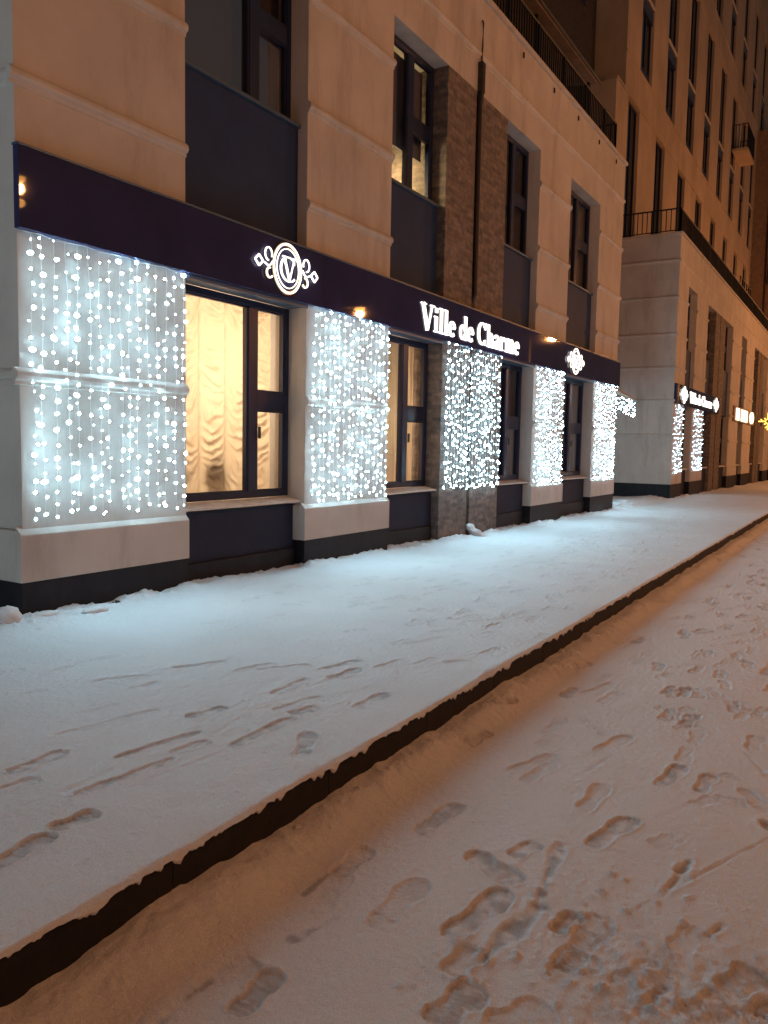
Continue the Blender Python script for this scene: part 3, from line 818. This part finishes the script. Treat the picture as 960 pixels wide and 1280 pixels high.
# signs on the podium
s2 = thing('shop_sign', (34, YS, 3.1), 'small lit sign with glowing lettering between two emblems on the apartment podium', 'sign')
q = MB(); q.box(X2, 38.6, YS, YF-.002, 3.16, 3.86); q.build('sign_board', M['fascia'], s2)
lettering(s2, 'Ville de Charme', 31.9, 36.7, 3.32, .40, YS); emblem(s2, 30.75, 3.53, .30, YS); emblem(s2, 37.75, 3.53, .30, YS)
s3 = thing('light_box_sign', (47, YS, 3.1), 'far light box sign of glowing rectangular panels and one round panel', 'sign')
q = MB(); q.box(43.3, 51.3, YS, YF-.002, 3.05, 3.80); q.build('sign_board', M['canopy'], s3)
for a, b in ((43.9, 44.9), (45.7, 48.0)):
    q = MB(); q.box(a, b, YS-.06, YS-.002, 3.10, 3.72); q.build('lit_panel', M['panel_light'], s3, .02)
q = MB(); q.prism([(49.9+.80*math.cos(2*PI*k/24), 3.42+.33*math.sin(2*PI*k/24)) for k in range(24)], YS-.06, YS-.002); q.build('lit_panel', M['panel_light'], s3)
st = thing('light_motif', (51.8, 5.3, 3.3), 'yellow glowing star motif on a bracket by the far wall', 'decoration')
q = MB(); q.tube([(51.6, 6.02, 3.30), (51.6, 5.0, 3.30)], .025, 6); q.build('bracket', M['grey_metal'], st)
q = MB(); c0 = Vector((51.6, 5.25, 3.30))
for k in range(8):
    a = k*PI/4; L = .50 if k % 2 == 0 else .26
    d = Vector((0, math.cos(a), math.sin(a)))*1.0
    q.tube([c0+d*.10, c0+d*L], .035, 6)
    e1 = Vector((0, math.cos(a+.35), math.sin(a+.35)))
    if k % 2 == 0: q.tube([c0+d*L*.55, c0+e1*L*.8], .025, 6)
q.build('light_tube', M['yellow_tube'], st)

light_curtain('curtain of white light strings on the corner pillar of the apartment podium', X2+.05, 31.1, .72, 3.14, YL, 9, .19, .0105, 1, parts=0)
light_curtain('curtain of white light strings on the second pillar of the apartment podium', 32.95, 35.2, .72, 3.14, YL, 10, .19, .0105, 1, parts=0)

# porch canopy in the passage with short strings of lights
pc = thing('porch_canopy', (23.5, 7.5, 3.2), 'small sloping porch canopy on the end wall in the passage', 'canopy')
q = MB(); q.prism([(22.04, 3.50), (26.5, 3.16), (26.5, 3.10), (22.04, 3.44)], 6.62, 8.6); q.build('canopy_roof', M['canopy'], pc)
q = MB(); q.tube([(22.04, 6.66, 2.75), (24.2, 6.66, 3.20)], .02, 6); q.build('canopy_strut', M['iron'], pc)
light_curtain('short fringe of white light strings hanging from the porch canopy edge', 22.5, 26.45, 2.56, 3.10, 6.60, 26, .12, .017, 1, parts=0, ragged=.36)

# neighbouring building on the near side of the first passage, with inferred end wall strings and added front strings
nb = thing('neighbour_building', (-8, 6.1, 0), 'pale neighbouring building across the passage left of the shop, outside the picture', 'building')
q = MB(); q.box(-16, -3.6, YF, 14, .30, 9); q.build('wall', M['stucco'], nb)
q = MB(); q.box(-16, -3.57, YF-.03, 13.9, -.6, .298); q.build('plinth', M['plinth'], nb)
lc = light_curtain('curtain of white light strings on the neighbouring building end wall', -4.5, -2.4, .74, 3.19, 7.2, 15, .125, .018, 1, parts=0)
lc.rotation_euler = (0, 0, PI/2); lc.location = (-3.53, 7.2, 3.19)
light_curtain('added unseen curtain of light strings on the neighbouring front, brightening the near ground', -6.4, -4.2, .74, 3.19, YL, 15, .125, .0135, 1, parts=0)  # unseen strings added to throw cool light on the near ground
lc = light_curtain('curtain of white light strings on the end wall of the shop, inside the passage', 21, 23.2, .74, 3.0, 7.4, 15, .125, .016, 1, parts=0)
lc.rotation_euler = (0, 0, PI/2); lc.location = (22.07, 7.55, 3.0)

# ------------------------------------------------------------------ street lamps on the far side of the street
LAMPS = 'street lamps along the far side of the street'
def street_lamp(x, y, h, e, label, twin=False):
    t = thing('street_lamp', (x, y, 0), label, 'street lamp', LAMPS)
    p = MB(); p.tube([(x, y, -.4), (x, y, 1.0), (x, y, h+.5)], [.10, .075, .05], 12); p.build('pole', M['grey_metal'], t, smooth=True)
    a = MB(); a.tube([(x, y, h+.45), (x, y+.5, h+.62), (x, y+1.1, h+.66)], .035, 8); a.build('arm', M['grey_metal'], t, smooth=True)
    q = MB(); q.ball((x, y+1.45, h+.66), .34, 3, 0, (.5, 1.15, .28)); q.build('lamp_head', M['grey_metal'], t, smooth=True)
    q = MB(); q.ball((x, y+1.5, h+.56), .22, 3, 0, (.62, 1.1, .5)); q.build('lamp_lens', M['lamp_lens'], t, smooth=True)
    point('street_lamp_light', (x, y+1.5, h+.36), e, (1.0, .375, .12), .14)
    if twin:                         # a second, lower lantern on the same pole
        q = MB(); q.tube([(x, y, h-.1), (x, y+.6, h+.06), (x, y+1.2, h+.08)], .03, 8); q.build('arm', M['grey_metal'], t, smooth=True)
        q = MB(); q.ball((x, y+1.5, h-.0), .20, 3, 0, (.62, 1.1, .5)); q.build('lamp_lens', M['lamp_lens'], t, smooth=True)
LE = 800
street_lamp(12.3, -7.5, 7.15, LE, 'orange sodium street lamp with two lanterns across the street from the shop', True)
street_lamp(27.4, -7.5, 6.4, LE*1.35, 'orange sodium street lamp across the street from the passage')
street_lamp(50.0, -7.5, 8.15, LE*3.0, 'orange sodium street lamp across the street from the tower')
street_lamp(-5.0, -7.5, 7.4, LE*.95, 'added orange street lamp behind the viewer, brightening the near road')  # unseen lamp added to lift the dim near road
street_lamp(72.0, -2.5, 8.0, LE*1.8, 'orange sodium street lamp at the far end of the street')
# ------------------------------------------------------------------ ground: snow sheets as height fields
def sstep(a, b, x):
    t = np.clip((x-a)/(b-a), 0, 1); return t*t*(3-2*t)

def stamp(H, P, X, Y, hx, hy, tx, ty, W, dep, tread, seed):
    """press one shoe print, heel at (hx,hy), toe at (tx,ty)"""
    L0 = math.hypot(tx-hx, ty-hy); L = max(.17, L0)
    cx, cy = (hx+tx)/2, (hy+ty)/2; ca, sa = (tx-hx)/L0, (ty-hy)/L0
    R = L/2+.10
    i0, i1 = np.searchsorted(X[:, 0], [cx-R, cx+R])
    if i1-i0 < 2: return
    xs = X[i0:i1]; ys = Y[i0:i1]
    u = ((xs-cx)*ca+(ys-cy)*sa)/L+.5; v = -(xs-cx)*sa+(ys-cy)*ca
    side = 1 if seed % 2 else -1
    wob = .006*fbm(u*9+seed, v*30+seed, 3, seed)
    v = v+side*.007*np.sin(u*3.1)
    wid = np.where(u < .5, .42-.08*sstep(.18, .42, u), .34+.15*sstep(.45, .70, u))
    wid = wid*np.sqrt(np.clip(1-((u-.5)/.52)**6, 0, 1))*W*1.02
    d = np.minimum(wid-np.abs(v), np.minimum(u+.01, 1.01-u)*L)+wob
    pr = sstep(-.0005, .0045, d)
    k = .48*dep*(.80+.35*fbm(u*3+seed, v*14, 3, seed+5))
    h = -k*pr
    if tread:
        per = .021+.004*(seed % 3)
        ang = .5*math.sin(seed)
        tr = np.sin(2*PI*(u*L+v*math.sin(ang)+.008*np.sin(v*60))/per)
        tr = tr*(1-.7*sstep(.36, .42, u)*(1-sstep(.48, .54, u)))
        h = h+.0019*tr*sstep(.003, .010, d)*(1+.9*fbm(u*9, v*50, 2, seed+3))
    h = h+pr*.004*fbm(xs*70, ys*70, 3, seed+9)
    rim = np.exp(-((d+.007)/.006)**2)*(.0022+dep*.10)*(1+1.0*fbm(xs*22, ys*22, 3, seed+11))
    H[i0:i1] += h+rim
    P[i0:i1] = np.maximum(P[i0:i1], pr*(.13+(dep > .0155)*.30)*np.clip(.55+1.4*fbm(xs*18, ys*18, 3, seed+2), 0, 1))

def trench(H, P, X, Y, x0, y0, x1, y1, W, dep, seed, dark=.0):
    L = math.hypot(x1-x0, y1-y0); cx, cy = (x0+x1)/2, (y0+y1)/2; ca, sa = (x1-x0)/L, (y1-y0)/L; R = L/2+.15
    i0, i1 = np.searchsorted(X[:, 0], [cx-R, cx+R])
    if i1-i0 < 2: return
    xs = X[i0:i1]; ys = Y[i0:i1]
    u = ((xs-x0)*ca+(ys-y0)*sa); v = -(xs-x0)*sa+(ys-y0)*ca+.010*fbm(u*5+seed, u*0+seed, 3, seed)
    uu = np.clip(u, 0, L); r = np.sqrt((u-uu)**2+v**2)
    wv = W/2*(.75+.8*fbm(u*9, v*0+seed, 3, seed+4))
    d = wv-r
    pr = sstep(-.004, max(.008, W*.25), d)
    dep = dep*.42
    H[i0:i1] += -dep*pr*(1+.8*fbm(xs*25, ys*25, 3, seed+1))+np.exp(-((d+.012)/.011)**2)*dep*.30*(1+2*fbm(xs*25, ys*25, 3, seed+6))
    P[i0:i1] = np.maximum(P[i0:i1], dark*pr*np.clip(.6+1.6*fbm(xs*25, ys*25, 3, seed+8), 0, 1))

def trail(H, P, X, Y, x, y, a, n, seed, dep):
    r2 = np.random.default_rng(seed)
    for k in range(n):
        a += r2.normal(0, .03)
        x += .66*math.cos(a); y += .66*math.sin(a); s = .085 if k % 2 else -.085
        px, py = x-s*math.sin(a)+r2.normal(0, .02), y+s*math.cos(a)+r2.normal(0, .02); b = a+(.12 if k % 2 else -.12)+r2.normal(0, .06)
        stamp(H, P, X, Y, px, py, px+.28*math.cos(b), py+.28*math.sin(b), .098+.012*(seed % 2), dep*(.6+.8*r2.random()), r2.random() < .7, seed*50+k)

def crumbs(H, X, Y, n, x0, x1, y0, y1, r0, r1, seed):
    rg = np.random.default_rng(seed)
    for _ in range(n):
        t = rg.random(); x = x0*(x1/x0)**t; y = y0+(y1-y0)*rg.random(); r = r0*(r1/r0)**rg.random()**1.7
        i0, i1 = np.searchsorted(X[:, 0], [x-2.2*r, x+2.2*r])
        if i1-i0 < 2: continue
        j0, j1 = np.searchsorted(Y[(i0+i1)//2], [y-2.2*r, y+2.2*r])
        if j1-j0 < 2: continue
        xs, ys = X[i0:i1, j0:j1], Y[i0:i1, j0:j1]
        q = ((xs-x)**2+(ys-y)**2)/(r*r)
        H[i0:i1, j0:j1] += r*.55*np.clip(1-q, 0, 1)**.6*(1+1.2*vnoise(xs/r*1.7, ys/r*1.7, int(x*1000) & 255))

def sheet(name, X, Y, Z, P, mat, kind='structure'):
    nx, ny = X.shape
    V = np.stack([X, Y, Z], -1).reshape(-1, 3).astype(np.float32)
    i = np.arange(nx*ny, dtype=np.int32).reshape(nx, ny)
    F = np.stack([i[:-1, :-1], i[1:, :-1], i[1:, 1:], i[:-1, 1:]], -1).reshape(-1, 4)
    me = bpy.data.meshes.new(name)
    me.vertices.add(len(V)); me.vertices.foreach_set('co', V.reshape(-1))
    me.loops.add(F.size); me.loops.foreach_set('vertex_index', F.reshape(-1))
    me.polygons.add(len(F)); me.polygons.foreach_set('loop_start', np.arange(0, F.size, 4, dtype=np.int32))
    me.update(calc_edges=True); me.validate()
    me.shade_smooth()
    at = me.attributes.new('pressed', 'FLOAT', 'POINT'); at.data.foreach_set('value', P.reshape(-1).astype(np.float32))
    me.materials.append(mat)
    o = bpy.data.objects.new(name, me); col.objects.link(o); o['kind'] = kind
    return o

def xrows(x0, x1, ratio, dmin):
    r = [x0]
    while r[-1] < x1: r.append(r[-1]+max(dmin, r[-1]*ratio))
    return np.array(r)
rows_x = np.concatenate([np.linspace(-8, 1.0, 60)[:-1], xrows(1.0, 82, .0033, .0050)])

# pavement (kerb edge to the walls)
cols = np.concatenate([np.concatenate([np.arange(0, 2.6, .0095), np.arange(2.6, 4.3, .016)]), np.arange(4.3, 14, .5)])
X, C = np.meshgrid(rows_x, cols, indexing='ij')
Y = kerb_y(X)-.004+C
H = .010*fbm(X*1.1, Y*1.1, 4, 3)+.0042*fbm(X*7, Y*7, 4, 9)+.0016*fbm(X*40, Y*40, 3, 21)
# wind ripples and old half-filled tracks along the walking line
H += .0045*sstep(.05, .30, fbm(X*1.6, Y*5.0, 3, 44)+.10)*fbm(X*4.5, Y*11, 4, 41)
P = np.zeros_like(H)
for k, (a, b, c, d, w, dep, t) in enumerate(PAVEMENT_PRINTS): stamp(H, P, X, Y, a, b, c, d, w, dep*1.35, t, k+3)
rg = np.random.default_rng(5)
for k in range(170):
    x = 6*(26/6)**rg.random(); y = kerb_y(x)+.4+rg.random()*2.8; a = rg.normal(0, .25)+(PI if rg.random() < .5 else 0); L = .28
    stamp(H, P, X, Y, x, y, x+L*math.cos(a), y+L*math.sin(a), .095, .005+.006*rg.random(), k % 2, 200+k)
for k in range(44):
    x = 1.8+4.6*rg.random(); y = kerb_y(x)+.4+rg.random()*2.4; a = rg.normal(0.0, .15); L = .2+.4*rg.random()
    trench(H, P, X, Y, x, y, x+L*math.cos(a), y+L*math.sin(a), .02+.03*rg.random(), .004+.003*rg.random(), 60+k)
for k, (x, y, a, n) in enumerate([(4.5, 3.1, .01, 26), (22, 3.9, PI+.03, 26), (5.5, 3.9, -.02, 24), (24, 4.4, PI, 28), (6.5, 2.7, .02, 24)]):
    trail(H, P, X, Y, x, y, a, n, 80+k, .009)
crumbs(H, X, Y, 1800, 1.6, 24, 2.2, 5.9, .004, .012, 8)
crumbs(H, X, Y, 60, 6.0, 11, 2.5, 4.0, .008, .026, 18)
# drift and clods along the wall foot
dw = np.clip(YF-.08-Y, 0, 3)
clod = .5+fbm(X*3.2, Y*3.2, 4, 31)+1.0*fbm(X*13, Y*13, 3, 33)
H += np.exp(-(dw/.10)**2)*np.clip(clod, 0, 2)*.042+np.exp(-(dw/.28)**2)*np.clip(.2+fbm(X*1.7, Y*3, 3, 35), 0, 1)*.05
crumbs(H, X, Y, 420, 3.2, 22, 5.72, 5.97, .008, .028, 28)
crumbs(H, X, Y, 70, 3.6, 5.4, 5.5, 5.95, .012, .035, 29)
# trodden ridge across the mouth of the passage
H += .10*np.exp(-((Y-6.3-.05*(X-24))/.45)**2)*sstep(22, 23.5, X)*(1-sstep(29, 30.5, X))*(.6+fbm(X*1.5, Y*1.5, 4, 51))
# rounded, ragged lip over the kerb
edge = np.clip(C/.03, 0, 1)
H += -.006*(1-np.sqrt(np.clip(1-(1-edge)**2, 0, 1)))
Z = ground(X)+H
# curl of snow hanging over the kerb face
nl = 7
lipx, lipy, lipz = [], [], []
x1 = rows_x
n1 = fbm(x1*5, x1*0+.3, 4, 71); n2 = fbm(x1*21, x1*0+.7, 3, 73); n3 = vnoise(x1*2.3, x1*0+5.5, 75)
drop = .005+.010*np.clip(n1+.2, 0, 2)+.048*np.clip(n2, 0, 1)+.14*np.clip(n3-.28, 0, 1)*np.clip(n2*2+.6, 0, 1.5)
over = .010+.018*np.clip(n1+.3, 0, 1)+.010*n2
Xl = np.repeat(x1[:, None], nl, 1); t = np.linspace(1, 0, nl)[None, :]
Zl = Z[:, :1]-drop[:, None]*(t**1.6)-.004
Yl = Y[:, :1]-over[:, None]*np.sin(np.clip(t*1.35, 0, 1.35)*PI/2*1.15)
X2_ = np.concatenate([Xl[:, :-1], X], 1); Y2_ = np.concatenate([Yl[:, :-1], Y], 1); Z2_ = np.concatenate([Zl[:, :-1], Z], 1)
P2_ = np.concatenate([np.zeros_like(Xl[:, :-1]), P], 1)
sheet('pavement', X2_, Y2_, Z2_, P2_, M['snow'])

# road, kerb side
cols = np.concatenate([[-40, -25, -15, -9, -6, -4.5, -3.5], np.arange(-2.9, -2.2, .02), np.arange(-2.2, -.25, .0080), np.arange(-.25, -.005, .0095), [0.0, .05]])
X, C = np.meshgrid(rows_x, cols, indexing='ij')
Y = kerb_y(X)+C
H = .010*fbm(X*1.0, Y*1.0, 4, 103)+.0045*fbm(X*6, Y*6, 4, 109)+.0026*fbm(X*38, Y*42, 3, 121)
P = np.zeros_like(H)
for k, q in enumerate(ROAD_TRENCHES): trench(H, P, X, Y, *q, k+300, .55 if q[4] > .03 else .15)
for k, (a, b, c, d, w, dep, t) in enumerate(ROAD_PRINTS): stamp(H, P, X, Y, a, b, c, d, w, dep, t, k+400)
for k in range(60):
    x = 6.5*(30/6.5)**rg.random(); y = kerb_y(x)-.3-rg.random()*2.4; a = -.35+rg.normal(0, .35)+(PI if rg.random() < .5 else 0); L = .28
    stamp(H, P, X, Y, x, y, x+L*math.cos(a), y+L*math.sin(a), .095, .005+.008*rg.random(), k % 2, 500+k)
for k in range(60):
    x = 1.0+5*rg.random(); y = -2.0+rg.random()*2.2; a = rg.normal(-.4, .4)+(PI if rg.random() < .5 else 0); L = .29
    if y < .1*x: stamp(H, P, X, Y, x, y, x+L*math.cos(a), y+L*math.sin(a), .105, .008+.010*rg.random(), k % 2, 700+k)
for k, (x, y, a, n) in enumerate([(3.6, .75, .035, 34), (4.6, 1.02, .02, 34), (32, .9, PI+.004, 42), (5.2, 1.25, .02, 30), (26, 1.35, PI+.01, 32), (4.4, .55, .06, 36), (24, 1.9, PI+.05, 22), (7.5, 1.5, .015, 30), (34, 1.6, PI+.015, 36), (6, .3, .08, 40), (30, 2.1, PI+.04, 34)]):
    trail(H, P, X, Y, x, y, a, n, 40+k, .015)
# churned patch at the near right
ch = np.exp(-(((X-2.45)/.42)**2+((Y-.42)/.34)**2))
H += ch*(.013*fbm(X*16, Y*16, 5, 131, .72)+.003)
P = np.maximum(P, .5*ch*np.clip(1.8*fbm(X*14, Y*14, 4, 133), 0, 1))
crumbs(H, X, Y, 1100, 1.3, 20, -1.0, 2.0, .003, .009, 38)
crumbs(H, X, Y, 160, 2.0, 3.2, .1, 1.2, .006, .022, 39)
# bank of snow against the kerb
dk = -C
bankw = .17+.07*fbm(X*1.4, X*0+.2, 3, 141)
bankh = .074+.030*fbm(X*2.1, X*0+.9, 4, 143)+.018*fbm(X*9, Y*9, 3, 145)
H += np.clip(bankh, .008, .2)*np.exp(-(np.clip(dk-.07, 0, 9)/(bankw*.9))**2)
crumbs(H, X, Y, 50, 1.2, 12, 1.8, 2.15, .008, .022, 48)
Z = ground(X)-.236+H
sheet('road', X, Y, Z, P, M['road_snow'])

# kerb
xs = np.linspace(-8, 82, 91)
kb = MB()
for a, b in zip(xs[:-1], xs[1:]):
    ya, yb = kerb_y(a), kerb_y(b); g = .001
    za, zb = ground(a)-.012, ground(b)-.012
    kb.add([(a+g, ya, za-.5), (b-g, yb, zb-.5), (b-g, yb+.16, zb-.5), (a+g, ya+.16, za-.5), (a+g, ya+.006, za), (b-g, yb+.006, zb), (b-g, yb+.16, zb), (a+g, ya+.16, za)],
           [(0,3,2,1),(4,5,6,7),(0,1,5,4),(1,2,6,5),(2,3,7,6),(3,0,4,7)])
k_ = kb.build('kerb', M['kerb'], None, .004); k_['kind'] = 'structure'

# base terrain to the horizon, far below the snow sheets
bt = MB(); bt.add([(-300, -300, -3.2), (400, -300, -3.2), (400, 300, -3.2), (-300, 300, -3.2)], [(0, 1, 2, 3)])
b_ = bt.build('terrain', M['road_snow'], None); b_['kind'] = 'structure'

# loose pieces at the foot of the wall
def lump(x, y, r, sq, label, name='snow_lump', mat='snow', cat='snow lump', seed=1, group='lumps of snow at the foot of the shop wall'):
    random.seed(seed)
    m = MB(); m.ball((x, y, ground(x)+r*sq[2]*.35), r, 3, .10, sq)
    o = m.build(name, M[mat], None, smooth=True); tag(o, label, cat, group); return o
lump(4.22, 5.88, .10, (1.3, .6, .45), 'biggest lump of packed snow at the foot of the near building corner', seed=3)
lump(4.62, 5.74, .085, (1.6, .8, .45), 'flat lump of packed snow in front of the near pillar plinth', seed=4)
lump(3.9, 5.92, .12, (.9, .9, .9), 'lump of snow left of the near building corner at the picture edge', seed=6)
lump(4.98, 5.90, .032, (1.3, 1, .8), 'small black stone lying in the snow by the near plinth', 'stone', 'stone', 'stone', 5, None)
ic = MB()
random.seed(9)
for k in range(7):
    t = k/6; ic.ball((12.80+.16*t*t, YF-.05-.24*t, .17-.22*t+ground(12.8)), .075-.012*t+.02*random.random(), 2, .12, (1, 1, .8))
o = ic.build('ice_spill', M['snow'], None, smooth=True); tag(o, 'white frozen spill of ice under the rain pipe outlet at the brick pier', 'ice')
m = MB()
for k in range(5): m.ball((20.35+.13*k, YS+.03, 3.885), .05+.02*random.random(), 2, .12, (1.2, .6, .7))
o = m.build('snow_lump', M['snow'], None, smooth=True); tag(o, 'small heap of snow on top of the shop sign board near its far end', 'snow lump')

# ------------------------------------------------------------------ sky and render settings
w = bpy.data.worlds.new('World'); scene.world = w; w.use_nodes = True
nt = w.node_tree; bg = nt.nodes['Background']
sky = nt.nodes.new('ShaderNodeTexSky'); sky.sky_type = 'NISHITA'; sky.sun_disc = False
sky.sun_elevation = math.radians(1.0); sky.sun_rotation = math.radians(150); sky.dust_density = 4
mx = nt.nodes.new('ShaderNodeMix'); mx.data_type = 'RGBA'; mx.inputs['Factor'].default_value = .85
nt.links.new(sky.outputs[0], mx.inputs['A']); mx.inputs['B'].default_value = (.42, .36, .35, 1)   # town glow under low cloud
nt.links.new(mx.outputs['Result'], bg.inputs[0]); bg.inputs[1].default_value = .075

vs = scene.view_settings
vs.view_transform = 'Standard'; vs.look = 'None'; vs.exposure = .42; vs.gamma = 1; vs.use_curve_mapping = False
c = scene.cycles
c.use_denoising = True
try: c.denoiser = 'OPENIMAGEDENOISE'
except Exception: pass
c.max_bounces = 6; c.diffuse_bounces = 3; c.glossy_bounces = 3; c.transmission_bounces = 4; c.transparent_max_bounces = 8
c.caustics_reflective = False; c.caustics_refractive = False; c.sample_clamp_indirect = 4
c.use_light_tree = True
